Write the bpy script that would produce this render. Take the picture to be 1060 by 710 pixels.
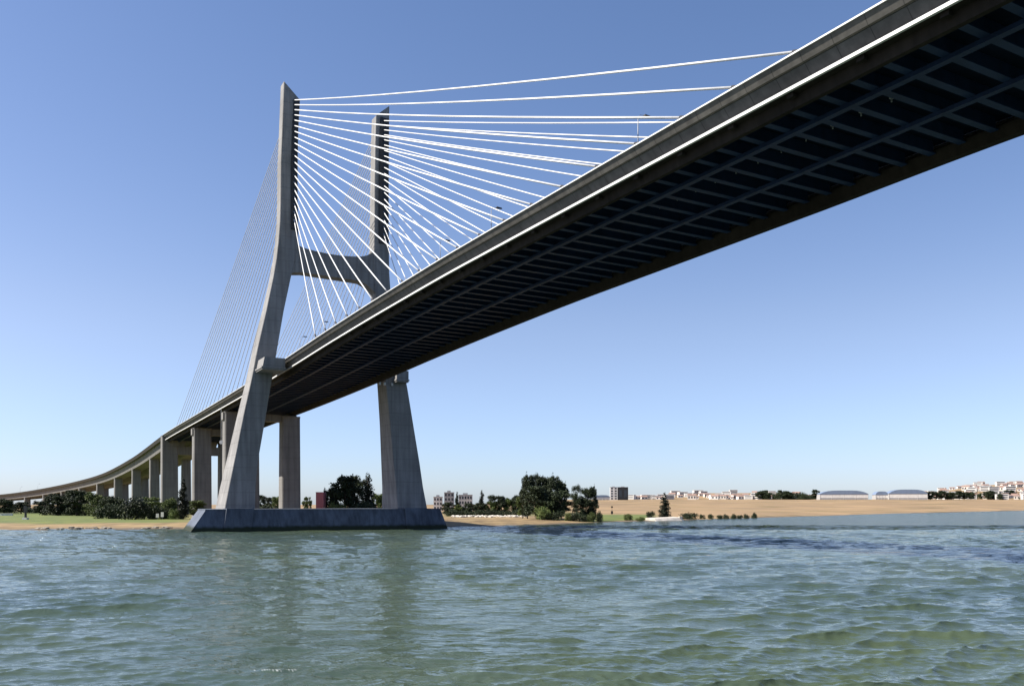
import bpy, bmesh, math, random
import numpy as np
from mathutils import Vector, Matrix

random.seed(7)
rng = np.random.default_rng(11)
R = math.radians
scene = bpy.context.scene
for o in list(bpy.data.objects):
    bpy.data.objects.remove(o, do_unlink=True)
C = scene.collection

# ---------------------------------------------------------------- camera, sky, sun, exposure
EYE = 8.8                                  # the camera stands on a ferry deck
F, CX, HY = 900.0, 530.0, 521.0            # calibration of the 1060 px wide photograph
cam = bpy.data.cameras.new('camera')
cam.sensor_width = 36.0
cam.lens = F / 1060.0 * 36.0
cam.shift_y = (HY - 354.6) / 1060.0
cam.clip_start, cam.clip_end = 0.5, 60000
cob = bpy.data.objects.new('camera', cam)
C.objects.link(cob)
cob.location = (0, 0, EYE)
cob.rotation_euler = (R(90), 0, 0)
scene.camera = cob

SUN_AZ, SUN_EL = R(-96), R(46)             # azimuth measured from +Y towards +X
sun_dir = Vector((math.sin(SUN_AZ) * math.cos(SUN_EL), math.cos(SUN_AZ) * math.cos(SUN_EL), math.sin(SUN_EL)))
world = bpy.data.worlds.new('World')
scene.world = world
world.use_nodes = True
wt = world.node_tree
wt.nodes.clear()
sky = wt.nodes.new('ShaderNodeTexSky')
sky.sky_type = 'NISHITA'
sky.sun_disc = False
sky.sun_elevation = SUN_EL
sky.sun_rotation = SUN_AZ
sky.altitude = 0
sky.air_density = 1.0
sky.dust_density = 0.35
sky.ozone_density = 3.0
bg = wt.nodes.new('ShaderNodeBackground')
EXPOSURE = 1.13
SKY = 0.0502                               # background strength
bg.inputs['Strength'].default_value = SKY
wo = wt.nodes.new('ShaderNodeOutputWorld')
# camera white balance / colour response of the sky: one power and gain per channel
def wmath(op, a, b):
    n = wt.nodes.new('ShaderNodeMath'); n.operation = op
    for i, v in enumerate((a, b)):
        if isinstance(v, (int, float)): n.inputs[i].default_value = v
        else: wt.links.new(v, n.inputs[i])
    return n.outputs[0]
sep = wt.nodes.new('ShaderNodeSeparateColor'); wt.links.new(sky.outputs[0], sep.inputs[0])
com = wt.nodes.new('ShaderNodeCombineColor')
tc = wt.nodes.new('ShaderNodeTexCoord'); sxyz = wt.nodes.new('ShaderNodeSeparateXYZ'); wt.links.new(tc.outputs['Generated'], sxyz.inputs[0])
hz = wt.nodes.new('ShaderNodeMapRange'); hz.interpolation_type = 'SMOOTHSTEP'
hz.inputs[1].default_value, hz.inputs[2].default_value, hz.inputs[3].default_value, hz.inputs[4].default_value = -.02, .22, 0.0, 1.0
wt.links.new(sxyz.outputs[2], hz.inputs[0])
for ch, (gain, pw, low) in enumerate(((2.16, 1.25, .53), (1.45, 1.08, .85), (1.43, 1.0, 1.18))):
    v = wmath('MULTIPLY', sep.outputs[ch], .1098)
    v = wmath('POWER', v, pw)
    v = wmath('MULTIPLY', v, gain / .1098)
    v = wmath('MULTIPLY', v, wmath('ADD', wmath('MULTIPLY', hz.outputs[0], 1 - low), low))
    wt.links.new(v, com.inputs[ch])
wt.links.new(com.outputs[0], bg.inputs[0])
wt.links.new(bg.outputs[0], wo.inputs[0])
sl = bpy.data.lights.new('sun', 'SUN')
sl.energy = 5.0
sl.angle = R(0.5)
sl.color = (1.0, 0.94, 0.85)
so = bpy.data.objects.new('sun', sl)
C.objects.link(so)
so.rotation_euler = (-sun_dir).to_track_quat('-Z', 'Y').to_euler()
so.location = (-200, 0, 300)
vs = scene.view_settings
vs.view_transform = 'Standard'
vs.look = 'None'
vs.exposure = EXPOSURE
vs.gamma = 1.0
vs.use_curve_mapping = False
scene.cycles.max_bounces = 6

# ---------------------------------------------------------------- helpers
def at(x, Y, z=0.0):
    """point at depth Y on the sight line through photograph column x"""
    return Vector(((x - CX) / F * Y, Y, z))
def z_px(y, Y):
    return EYE + (HY - y) / F * Y
def tag(o, label=None, cat=None, group=None, kind=None):
    if label: o['label'] = label
    if cat: o['category'] = cat
    if group: o['group'] = group
    if kind: o['kind'] = kind
    return o
def empty(name, loc=(0, 0, 0), rz=0.0):
    o = bpy.data.objects.new(name, None)
    C.objects.link(o)
    o.location = loc
    o.rotation_euler = (0, 0, rz)
    o.empty_display_size = 0.5
    return o
def link_mesh(name, me, parent=None):
    o = bpy.data.objects.new(name, me)
    C.objects.link(o)
    if parent: o.parent = parent
    return o
def copy_tree(o, parent=None):
    c = o.copy()
    C.objects.link(c)
    c.parent = parent
    for ch in list(o.children):
        copy_tree(ch, c)
    return c

class MB:
    def __init__(s): s.v, s.f = [], []
    def add(s, vs_, fs_):
        b = len(s.v)
        s.v += [tuple(p) for p in vs_]
        s.f += [tuple(b + i for i in f) for f in fs_]
        return s
    def box(s, x0, x1, y0, y1, z0, z1):
        return s.add([(x0, y0, z0), (x1, y0, z0), (x1, y1, z0), (x0, y1, z0), (x0, y0, z1), (x1, y0, z1), (x1, y1, z1), (x0, y1, z1)],
              [(3, 2, 1, 0), (4, 5, 6, 7), (0, 1, 5, 4), (1, 2, 6, 5), (2, 3, 7, 6), (3, 0, 4, 7)])
    def hexa(s, lo, hi):
        """lo, hi: two quads (counter-clockwise seen from the hi side)"""
        return s.add(list(lo) + list(hi), [(3, 2, 1, 0), (4, 5, 6, 7), (0, 1, 5, 4), (1, 2, 6, 5), (2, 3, 7, 6), (3, 0, 4, 7)])
    def loft(s, rings, cap=True, closed=True):
        n = len(rings[0])
        b = len(s.v)
        for r in rings: s.v += [tuple(p) for p in r]
        for i in range(len(rings) - 1):
            for j in range(n if closed else n - 1):
                k = (j + 1) % n
                s.f.append((b + i * n + j, b + i * n + k, b + (i + 1) * n + k, b + (i + 1) * n + j))
        if cap:
            s.f.append(tuple(b + j for j in reversed(range(n))))
            s.f.append(tuple(b + (len(rings) - 1) * n + j for j in range(n)))
        return s
    def tube(s, pts, rad, n=8):
        rings = []
        pts = [Vector(p) for p in pts]
        rr = rad if isinstance(rad, (list, tuple)) else [rad] * len(pts)
        for i, p in enumerate(pts):
            d = (pts[min(i + 1, len(pts) - 1)] - pts[max(i - 1, 0)]).normalized()
            a = d.cross(Vector((0, 0, 1)))
            if a.length < 1e-3: a = Vector((1, 0, 0))
            a.normalize()
            b = d.cross(a)
            rings.append([p + (a * math.cos(6.28319 * k / n) + b * math.sin(6.28319 * k / n)) * rr[i] for k in range(n)])
        return s.loft(rings)
    def mesh(s, name, mat, smooth=False):
        me = bpy.data.meshes.new(name)
        me.from_pydata(s.v, [], s.f)
        bm = bmesh.new()
        bm.from_mesh(me)
        bmesh.ops.recalc_face_normals(bm, faces=bm.faces)
        bm.to_mesh(me)
        bm.free()
        if mat: me.materials.append(mat)
        if smooth:
            me.polygons.foreach_set('use_smooth', [True] * len(me.polygons))
        return me
    def build(s, name, mat, parent=None, smooth=False):
        return link_mesh(name, s.mesh(name, mat, smooth), parent)

def pchip(xs, ys):
    xs, ys = np.array(xs, float), np.array(ys, float)
    h = np.diff(xs); d = np.diff(ys) / h
    m = np.zeros(len(xs))
    for i in range(1, len(xs) - 1):
        if d[i - 1] * d[i] > 0:
            w1, w2 = 2 * h[i] + h[i - 1], h[i] + 2 * h[i - 1]
            m[i] = (w1 + w2) / (w1 / d[i - 1] + w2 / d[i])
    m[0], m[-1] = d[0], d[-1]
    def f(x):
        i = int(np.clip(np.searchsorted(xs, x) - 1, 0, len(xs) - 2))
        t = (x - xs[i]) / h[i]
        return float((2*t**3 - 3*t*t + 1) * ys[i] + (t**3 - 2*t*t + t) * h[i] * m[i] + (-2*t**3 + 3*t*t) * ys[i+1] + (t**3 - t*t) * h[i] * m[i+1])
    return f

# ---------------------------------------------------------------- materials
def new_mat(name):
    m = bpy.data.materials.new(name)
    m.use_nodes = True
    nt = m.node_tree
    return m, nt, nt.nodes['Principled BSDF']
def N(nt, kind, **kw):
    n = nt.nodes.new(kind)
    for k, v in kw.items():
        if k.startswith('i_'):
            n.inputs[int(k[2:]) if k[2:].isdigit() else k[2:]].default_value = v
        else:
            setattr(n, k, v)
    return n
def noise_col(nt, coord, scale, lo, hi, c0, c1, detail=6, mapscale=None):
    src = coord
    if mapscale:
        mp = N(nt, 'ShaderNodeMapping')
        mp.inputs['Scale'].default_value = mapscale
        nt.links.new(coord, mp.inputs[0])
        src = mp.outputs[0]
    nz = N(nt, 'ShaderNodeTexNoise')
    nz.inputs['Scale'].default_value = scale
    nz.inputs['Detail'].default_value = detail
    nt.links.new(src, nz.inputs['Vector'])
    rp = N(nt, 'ShaderNodeValToRGB')
    rp.color_ramp.elements[0].position, rp.color_ramp.elements[1].position = lo, hi
    rp.color_ramp.elements[0].color = (*c0, 1); rp.color_ramp.elements[1].color = (*c1, 1)
    nt.links.new(nz.outputs[0], rp.inputs[0])
    return rp.outputs[0]
def mul(nt, a, b, fac=1.0, mode='MULTIPLY'):
    mx = N(nt, 'ShaderNodeMixRGB', blend_type=mode)
    mx.inputs[0].default_value = fac
    nt.links.new(a, mx.inputs[1]); nt.links.new(b, mx.inputs[2])
    return mx.outputs[0]
def weathered(name, col, rough=0.8, streak=0.35, blotch=0.2, scale=1.0, tide=None, metallic=0.0, joints=None, spec=.5, along=None):
    """painted / cast surface with vertical rain streaks and blotches; tide = height of the dark wet band"""
    m, nt, p = new_mat(name)
    geo = N(nt, 'ShaderNodeNewGeometry')
    pos = geo.outputs['Position']
    c = np.array(col)
    base = noise_col(nt, pos, 0.12 * scale, 0.3, 0.7, c * (1 - blotch), np.minimum(c * (1 + blotch * .6), 1))
    st = noise_col(nt, pos, 0.9 * scale, 0.35, 0.7, (1, 1, 1), (1 - streak,) * 3, mapscale=(1, 1, 0.06))
    col_ = mul(nt, base, st)
    fine = noise_col(nt, pos, 2.5 * scale, 0.3, 0.7, (0.9, 0.9, 0.9), (1, 1, 1))
    col_ = mul(nt, col_, fine)
    if joints:                              # formwork lift joints every few metres
        sx = N(nt, 'ShaderNodeSeparateXYZ'); nt.links.new(pos, sx.inputs[0])
        md = N(nt, 'ShaderNodeMath', operation='MODULO'); md.inputs[1].default_value = joints
        nt.links.new(sx.outputs[2], md.inputs[0])
        lt = N(nt, 'ShaderNodeMath', operation='LESS_THAN'); lt.inputs[1].default_value = 0.14
        nt.links.new(md.outputs[0], lt.inputs[0])
        mx = N(nt, 'ShaderNodeMixRGB'); nt.links.new(lt.outputs[0], mx.inputs[0])
        nt.links.new(col_, mx.inputs[1])
        dk = N(nt, 'ShaderNodeMixRGB', blend_type='MULTIPLY'); dk.inputs[0].default_value = 1
        dk.inputs[2].default_value = (.72, .72, .72, 1); nt.links.new(col_, dk.inputs[1])
        nt.links.new(dk.outputs[0], mx.inputs[2]); col_ = mx.outputs[0]
    if along:                               # vertical panel joints along the deck
        tco = N(nt, 'ShaderNodeTexCoord'); sy = N(nt, 'ShaderNodeSeparateXYZ'); nt.links.new(tco.outputs['Object'], sy.inputs[0])
        md = N(nt, 'ShaderNodeMath', operation='PINGPONG'); md.inputs[1].default_value = along / 2; nt.links.new(sy.outputs[1], md.inputs[0])
        rp = N(nt, 'ShaderNodeMapRange'); rp.inputs[1].default_value = .03; rp.inputs[2].default_value = .09; rp.inputs[3].default_value = .45; nt.links.new(md.outputs[0], rp.inputs[0])
        mx = N(nt, 'ShaderNodeMixRGB', blend_type='MULTIPLY'); mx.inputs[0].default_value = 1
        nt.links.new(col_, mx.inputs[1]); nt.links.new(rp.outputs[0], mx.inputs[2]); col_ = mx.outputs[0]
    if tide is not None:
        sx = N(nt, 'ShaderNodeSeparateXYZ'); nt.links.new(pos, sx.inputs[0])
        nz = N(nt, 'ShaderNodeTexNoise'); nz.inputs['Scale'].default_value = 0.5; nt.links.new(pos, nz.inputs['Vector'])
        ad = N(nt, 'ShaderNodeMath', operation='MULTIPLY_ADD'); ad.inputs[1].default_value = -1.2
        nt.links.new(nz.outputs[0], ad.inputs[0]); nt.links.new(sx.outputs[2], ad.inputs[2])
        rp = N(nt, 'ShaderNodeMapRange'); rp.inputs[1].default_value = tide - 1.1; rp.inputs[2].default_value = tide - .3
        nt.links.new(ad.outputs[0], rp.inputs[0])
        mx = N(nt, 'ShaderNodeMixRGB'); mx.inputs[1].default_value = (.022, .028, .018, 1)
        nt.links.new(rp.outputs[0], mx.inputs[0]); nt.links.new(col_, mx.inputs[2]); col_ = mx.outputs[0]
    nt.links.new(col_, p.inputs['Base Color'])
    p.inputs['Roughness'].default_value = rough
    p.inputs['Metallic'].default_value = metallic
    p.inputs['Specular IOR Level'].default_value = spec
    bn = N(nt, 'ShaderNodeBump'); bn.inputs['Strength'].default_value = 0.15; bn.inputs['Distance'].default_value = 0.05
    nz = N(nt, 'ShaderNodeTexNoise'); nz.inputs['Scale'].default_value = 1.5 * scale; nz.inputs['Detail'].default_value = 8
    nt.links.new(pos, nz.inputs['Vector']); nt.links.new(nz.outputs[0], bn.inputs['Height'])
    nt.links.new(bn.outputs[0], p.inputs['Normal'])
    return m
M = {}
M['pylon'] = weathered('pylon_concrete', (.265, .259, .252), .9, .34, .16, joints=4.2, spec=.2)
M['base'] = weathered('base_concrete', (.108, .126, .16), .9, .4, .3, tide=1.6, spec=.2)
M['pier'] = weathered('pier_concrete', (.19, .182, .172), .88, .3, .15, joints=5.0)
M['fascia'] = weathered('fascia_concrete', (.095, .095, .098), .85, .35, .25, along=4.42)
M['parapet'] = weathered('parapet_concrete', (.125, .116, .102), .85, .4, .25, along=4.42)
M['white'] = weathered('white_painted_edge', (.60, .60, .585), .6, .12, .06)
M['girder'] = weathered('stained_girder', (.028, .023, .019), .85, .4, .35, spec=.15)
M['steel'] = weathered('shade_blue_steel', (.014, .033, .09), .55, .25, .2, spec=.25)  # navy tone puts the underside's shade into the girder colour
M['slab'] = weathered('shade_dark_soffit', (.007, .014, .034), .85, .3, .3, spec=.1)  # near-black tone carries the shade below the deck slab
M['cable'] = weathered('white_cable_sheath', (.66, .66, .65), .5, .12, .04)
M['shaded_cable'] = weathered('shaded_cable_sheath', (.58, .56, .53), .7, .1, .06)  # copy of the white sheath, greyed so back stays read as a shaded veil
M['black'] = weathered('black_steel', (.018, .018, .02), .5, .2, .2)
M['asphalt'] = weathered('asphalt', (.05, .05, .05), .9, .1, .2)
M['lampgrey'] = weathered('galvanised_steel', (.30, .31, .32), .45, .1, .1)
M['house_white'] = weathered('white_render', (.74, .71, .66), .85, .15, .1)
M['house_cream'] = weathered('cream_render', (.66, .60, .53), .85, .15, .1)
M['house_grey'] = weathered('grey_render', (.36, .35, .34), .85, .15, .1)
M['tile'] = weathered('red_roof_tile', (.27, .175, .14), .85, .1, .2, 3)
M['blue_roof'] = weathered('blue_sheet_roof', (.17, .22, .31), .45, .1, .1)
M['pane'] = weathered('dark_window', (.03, .035, .045), .15, .05, .1)
M['rock'] = weathered('rock', (.23, .20, .16), .9, .1, .35, 3)
M['pale_rock'] = weathered('pale_rock', (.52, .48, .42), .9, .1, .3, 3)
M['red'] = weathered('faded_red_paint', (.50, .14, .15), .5, .1, .1)
M['rubber'] = weathered('rubber', (.02, .02, .02), .8, .1, .1)
M['bark'] = weathered('bark', (.07, .055, .04), .9, .1, .3, 6)

def leaf_mat(name, a, b):
    m, nt, p = new_mat(name)
    oi = N(nt, 'ShaderNodeObjectInfo')
    geo = N(nt, 'ShaderNodeNewGeometry')
    c = noise_col(nt, geo.outputs['Position'], 0.35, .35, .65, a, b, 3)
    hs = N(nt, 'ShaderNodeHueSaturation')
    mr = N(nt, 'ShaderNodeMapRange'); mr.inputs[3].default_value = .75; mr.inputs[4].default_value = 1.25
    nt.links.new(oi.outputs['Random'], mr.inputs[0]); nt.links.new(mr.outputs[0], hs.inputs['Value'])
    nt.links.new(c, hs.inputs['Color']); nt.links.new(hs.outputs[0], p.inputs['Base Color'])
    p.inputs['Roughness'].default_value = .65
    p.inputs['Specular IOR Level'].default_value = .25
    return m
M['leaf_dark'] = leaf_mat('dark_foliage', (.014, .022, .010), (.032, .046, .016))
M['leaf_green'] = leaf_mat('green_foliage', (.05, .075, .018), (.10, .125, .035))
M['leaf_cypress'] = leaf_mat('cypress_foliage', (.009, .013, .008), (.018, .026, .013))

# ---------------------------------------------------------------- terrain height
_sx = np.array([-900, -300, 0, 190, 330, 466, 500, 545, 600, 700, 785, 850, 920, 1060, 1200, 1600], float)
_sk = np.array([30, 28, 26.7, 26.2, 25.4, 24.7, 23.6, 22.0, 19.6, 17.0, 14.2, 12.4, 10.2, 6.9, 5.2, 4.0])
def shore(t):
    return 8.8 * 900 / np.interp(t * F + CX, _sx, _sk)
def sstep(a, b, x):
    x = np.clip((x - a) / (b - a), 0, 1)
    return x * x * (3 - 2 * x)
def ground_z(X, Y):
    X, Y = np.asarray(X, float), np.asarray(Y, float)
    t = X / Y
    ds = shore(t)
    wob = 5 * np.sin(X * .031 + 1) + 3 * np.sin(X * .083) + 1.6 * np.sin(X * .19 + Y * .07)
    m = Y - ds + wob * np.clip(ds / 500, .3, 1)
    z = np.where(m < 0, m * .06, 1.35 * sstep(-12, 65, m) - .05)
    st = np.maximum(640, ds + 60)
    ridge = 5.5 + 16.0 * sstep(-.06, .07, t)
    z = z + (ridge - 1.3) * np.clip((Y - st) / (2500 - st), 0, 1.0)
    z = z + 62 * sstep(.42, .56, t) * sstep(2510, 3400, Y) + 26 * sstep(.12, .2, t) * (1 - sstep(.30, .37, t)) * sstep(2510, 3100, Y)
    z = z - 12 * sstep(3400, 6000, Y)
    z = z + (np.sin(X * .02 + Y * .013) * .5 + np.sin(X * .05 - Y * .031) * .25) * sstep(650, 1000, Y)
    return z
def gz(x, y): return float(ground_z(x, y))

# ---------------------------------------------------------------- ground sheet
def build_ground():
    ts = np.concatenate([np.linspace(-2.6, -.75, 40), np.linspace(-.74, .74, 560), np.linspace(.75, 2.6, 40)])
    k = np.concatenate([np.linspace(-25, 90, 60), np.geomspace(95, 3300, 130), np.geomspace(3500, 30000, 14)])
    T, K = np.meshgrid(ts, k, indexing='ij')
    Y = shore(T) + K
    X = T * Y
    Z = ground_z(X, Y)
    nt_, nk = T.shape
    V = np.stack([X, Y, Z], -1).reshape(-1, 3)
    i, j = np.meshgrid(np.arange(nt_ - 1), np.arange(nk - 1), indexing='ij')
    a = (i * nk + j).ravel()
    Fc = np.stack([a, a + nk, a + nk + 1, a + 1], -1)
    me = bpy.data.meshes.new('shore_ground')
    me.vertices.add(len(V)); me.vertices.foreach_set('co', V.ravel())
    me.loops.add(Fc.size); me.loops.foreach_set('vertex_index', Fc.ravel().astype(np.int32))
    me.polygons.add(len(Fc)); me.polygons.foreach_set('loop_start', np.arange(0, Fc.size, 4, dtype=np.int32))
    me.polygons.foreach_set('use_smooth', np.ones(len(Fc), bool))
    me.update(calc_edges=True)
    # cover map: R = grass, G = dry field, rest = sand
    px = T * F + CX
    m = K + 6 * np.sin(X * .06) + 4 * np.sin(X * .17 + 1)
    left = 1 - sstep(170, 230, px)
    grass = sstep(38, 60, m) * (1 - sstep(700, 900, Y)) * left
    mid = sstep(590, 625, px) * (1 - sstep(668, 690, px))
    grass = np.maximum(grass, mid * sstep(2, 18, m) * (1 - sstep(585, 640, Y)))
    band = sstep(440, 480, px) * (1 - sstep(585, 620, px))
    grass = np.maximum(grass, band * .5 * sstep(150, 200, m) * (1 - sstep(700, 900, Y)))
    field = np.maximum(sstep(610, 690, Y) * (1 - left), sstep(640, 700, px) * sstep(20, 50, m))
    field = np.clip(field - grass, 0, 1)
    col = np.stack([grass, field, np.clip(1 - sstep(2, 14, m), 0, 1), np.ones_like(grass)], -1).reshape(-1, 4)
    ca = me.color_attributes.new('cover', 'FLOAT_COLOR', 'POINT')
    ca.data.foreach_set('color', col.astype(np.float32).ravel())
    mt, nt, p = new_mat('bank_soil')
    at_ = N(nt, 'ShaderNodeAttribute', attribute_name='cover')
    sp = N(nt, 'ShaderNodeSeparateColor'); nt.links.new(at_.outputs['Color'], sp.inputs[0])
    geo = N(nt, 'ShaderNodeNewGeometry'); pos = geo.outputs['Position']
    sand = noise_col(nt, pos, .12, .3, .7, (.10, .062, .024), (.27, .19, .085), 10, (1, .5, 1))
    scr = noise_col(nt, pos, .035, .52, .62, (1, 1, 1), (.62, .66, .5), 10, (.45, 1, 1))
    grs = noise_col(nt, pos, .09, .35, .65, (.04, .068, .008), (.115, .13, .015), 8)
    fld = noise_col(nt, pos, .012, .3, .7, (.175, .115, .058), (.265, .175, .085), 10, (1, .5, 1))
    fld = mul(nt, fld, scr)
    def mix(f, a, b):
        mx = N(nt, 'ShaderNodeMixRGB'); nt.links.new(f, mx.inputs[0]); nt.links.new(a, mx.inputs[1]); nt.links.new(b, mx.inputs[2]); return mx.outputs[0]
    c = mix(sp.outputs[0], sand, grs)
    c = mix(sp.outputs[1], c, fld)
    wet = N(nt, 'ShaderNodeRGB'); wet.outputs[0].default_value = (.10, .07, .04, 1)
    c = mix(sp.outputs[2], c, wet.outputs[0])
    nt.links.new(c, p.inputs['Base Color']); p.inputs['Roughness'].default_value = .95
    me.materials.append(mt)
    tag(link_mesh('ground', me), kind='structure')
build_ground()

# ---------------------------------------------------------------- water
def build_water():
    az = np.concatenate([np.linspace(-180, -44, 50), np.linspace(-42, 42, 1120), np.linspace(44, 180, 50)]) * math.pi / 180
    kk = np.concatenate([np.array([7920 / .5, 7920 / 1.5, 7920 / 3.0]) ** 1, ])
    k = np.concatenate([[.4, 1, 2, 3.5], np.arange(5, 22, .45), np.arange(22, 26.4, .06), np.arange(26.4, 46, .2), np.arange(46, 110, .45), np.arange(110, 215, .62), np.geomspace(216, 2500, 30)])
    D = 7920 / k
    A, DD = np.meshgrid(az, D, indexing='ij')
    Yc = DD / np.where(np.abs(A) < R(43), np.cos(A), math.cos(R(43)))       # rows of equal depth inside the view
    X0, Y0 = np.sin(A) * Yc, np.cos(A) * Yc
    dD = np.abs(np.gradient(D))[None, :] * np.ones_like(A)
    fade_az = 1 - sstep(R(42), R(60), np.abs(A))
    Z = np.zeros_like(X0); DX = np.zeros_like(X0); DY = np.zeros_like(X0)
    wr = np.random.default_rng(5)
    # local gustiness, so that the sea is not equally rough everywhere
    gust = .8 + .3 * np.sin(X0 * .031 + Y0 * .017) * np.sin(Y0 * .043 - X0 * .012 + 1.3) + .2 * np.sin(X0 * .09 + 2) * np.sin(Y0 * .07)
    lee = 1 - .25 * np.exp(-((X0 + Y0 * .16) / (9 + Y0 * .055)) ** 2)      # calmer lane in front of the pylon base
    lee = lee * (.72 + .28 * sstep(-40, 25, X0 * 60 / Y0))
    for n in range(60):
        lam = 1.9 * (13 / 1.9) ** wr.random()
        th = R(-90) + R(12) + wr.normal(0, R(22))                          # mostly running towards the camera
        kx, ky = math.cos(th) * 2 * math.pi / lam, math.sin(th) * 2 * math.pi / lam
        amp = .0125 * lam ** .62 * (.6 + .8 * wr.random())
        if lam > 11: amp *= .6
        w = np.clip(lam / (3.0 * dD) - .5, 0, 1) * fade_az
        ph = kx * X0 + ky * Y0 + wr.random() * 6.283
        a = amp * w * gust * lee
        Z += a * np.sin(ph)
        DX += -math.cos(th) * a * 1.6 * np.cos(ph) * -1
        DY += -math.sin(th) * a * 1.6 * np.cos(ph) * -1
    # wake of a passing boat, breaking near the bottom left of the centre
    # three short steep swells added to mirror darker sky across the right half, 305 to 345 m out
    for yc, am, wd, ph in ((309, .36, 2.6, .3), (319, .42, 2.8, 2.1), (329, .46, 3.0, 4.0)):
        yy = yc + 3 * np.sin(X0 * .021 + ph) + 1.2 * np.sin(X0 * .083 + 2 * ph)
        Z += am * (.75 + .25 * np.sin(X0 * .05 + ph * 3)) * np.exp(-((Y0 - yy) / wd) ** 2) * sstep(-45, 25, X0) * (1 - sstep(330, 420, X0)) * (np.abs(A) < R(60))
    for n in range(46):
        lam = .55 * (2.1 / .55) ** wr.random()
        th = R(-78) + wr.normal(0, R(34))
        kx, ky = math.cos(th) * 2 * math.pi / lam, math.sin(th) * 2 * math.pi / lam
        a = .0095 * lam ** .9 * (.5 + wr.random()) * np.clip(lam / (2.6 * np.maximum(dD, .0013 * DD)) - .5, 0, 1) * fade_az * gust ** 2 * lee
        ph = kx * X0 + ky * Y0 + wr.random() * 6.283
        Z += a * np.sin(ph)
        DX += math.cos(th) * a * np.cos(ph)
        DY += math.sin(th) * a * np.cos(ph)
    # a few breaking crests
    crest = sstep(.80, .95, Z / (Z[(Y0 > 35) & (Y0 < 120) & (np.abs(A) < .6)].max())) * (Y0 < 200)
    ragged = sstep(.55, .95, wr.random(size=Z.shape)) 
    foam = crest * ragged
    wk = np.exp(-((Y0 - (45.6 + .25 * (X0 + 12.5) + .35 * np.sin(X0 * 1.7))) / .22) ** 2) * sstep(-14.6, -13.0, X0) * (1 - sstep(-11.8, -10.8, X0))
    Z = Z + .12 * wk
    foam = np.clip(foam + sstep(.35, .8, wk) * ragged * .6, 0, 1)
    V = np.stack([X0 + DX, Y0 + DY, Z], -1)
    na, nk = A.shape
    V = V.reshape(-1, 3)
    i, j = np.meshgrid(np.arange(na - 1), np.arange(nk - 1), indexing='ij')
    a = (i * nk + j).ravel()
    Fc = np.stack([a, a + 1, a + nk + 1, a + nk], -1)
    me = bpy.data.meshes.new('water')
    me.vertices.add(len(V)); me.vertices.foreach_set('co', V.ravel())
    me.loops.add(Fc.size); me.loops.foreach_set('vertex_index', Fc.ravel().astype(np.int32))
    me.polygons.add(len(Fc)); me.polygons.foreach_set('loop_start', np.arange(0, Fc.size, 4, dtype=np.int32))
    me.polygons.foreach_set('use_smooth', np.ones(len(Fc), bool))
    me.update(calc_edges=True)
    if me.polygons[len(me.polygons) // 2].normal.z < 0: me.flip_normals()
    fa = me.attributes.new('foam', 'FLOAT', 'POINT'); fa.data.foreach_set('value', foam.astype(np.float32).ravel())
    mt, nt, p = new_mat('river_water')
    geo = N(nt, 'ShaderNodeNewGeometry'); pos = geo.outputs['Position']
    c = noise_col(nt, pos, .02, .3, .7, (.034, .055, .044), (.060, .080, .046), 4)
    fat = N(nt, 'ShaderNodeAttribute', attribute_name='foam')
    fmx = N(nt, 'ShaderNodeMixRGB'); fmx.inputs[2].default_value = (.6, .63, .62, 1)
    nt.links.new(fat.outputs['Fac'], fmx.inputs[0]); nt.links.new(c, fmx.inputs[1]); nt.links.new(fmx.outputs[0], p.inputs['Base Color'])
    p.inputs['IOR'].default_value = 1.333
    p.inputs['Specular Tint'].default_value = (.88, .98, 1.15, 1)
    # ruffled (cat's paw) band across the right half, some 310 to 360 m out
    sx = N(nt, 'ShaderNodeSeparateXYZ'); nt.links.new(pos, sx.inputs[0])
    nz0 = N(nt, 'ShaderNodeTexNoise'); nz0.inputs['Scale'].default_value = .012; nt.links.new(pos, nz0.inputs['Vector'])
    dy = N(nt, 'ShaderNodeMath', operation='MULTIPLY_ADD'); dy.inputs[1].default_value = 26; nt.links.new(nz0.outputs[0], dy.inputs[0]); nt.links.new(sx.outputs[1], dy.inputs[2])
    r1 = N(nt, 'ShaderNodeMapRange', interpolation_type='SMOOTHSTEP'); r1.inputs[1].default_value = 310; r1.inputs[2].default_value = 317; nt.links.new(dy.outputs[0], r1.inputs[0])
    r2 = N(nt, 'ShaderNodeMapRange', interpolation_type='SMOOTHSTEP'); r2.inputs[1].default_value = 4000; r2.inputs[2].default_value = 5000; r2.inputs[3].default_value = 1; r2.inputs[4].default_value = 0; nt.links.new(dy.outputs[0], r2.inputs[0])
    r3 = N(nt, 'ShaderNodeMapRange', interpolation_type='SMOOTHSTEP'); r3.inputs[1].default_value = -20; r3.inputs[2].default_value = 30; nt.links.new(sx.outputs[0], r3.inputs[0])
    b1 = N(nt, 'ShaderNodeMath', operation='MULTIPLY'); nt.links.new(r1.outputs[0], b1.inputs[0]); nt.links.new(r2.outputs[0], b1.inputs[1])
    b2 = N(nt, 'ShaderNodeMath', operation='MULTIPLY'); nt.links.new(b1.outputs[0], b2.inputs[0]); nt.links.new(r3.outputs[0], b2.inputs[1])
    r4 = N(nt, 'ShaderNodeMapRange'); r4.inputs[1].default_value = 60; r4.inputs[2].default_value = 330; r4.inputs[3].default_value = .12; r4.inputs[4].default_value = 1.3; nt.links.new(sx.outputs[1], r4.inputs[0])
    rg = N(nt, 'ShaderNodeMath', operation='MULTIPLY_ADD'); rg.inputs[1].default_value = .12; rg.inputs[2].default_value = .04; nt.links.new(b2.outputs[0], rg.inputs[0]); nt.links.new(rg.outputs[0], p.inputs['Roughness'])
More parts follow.
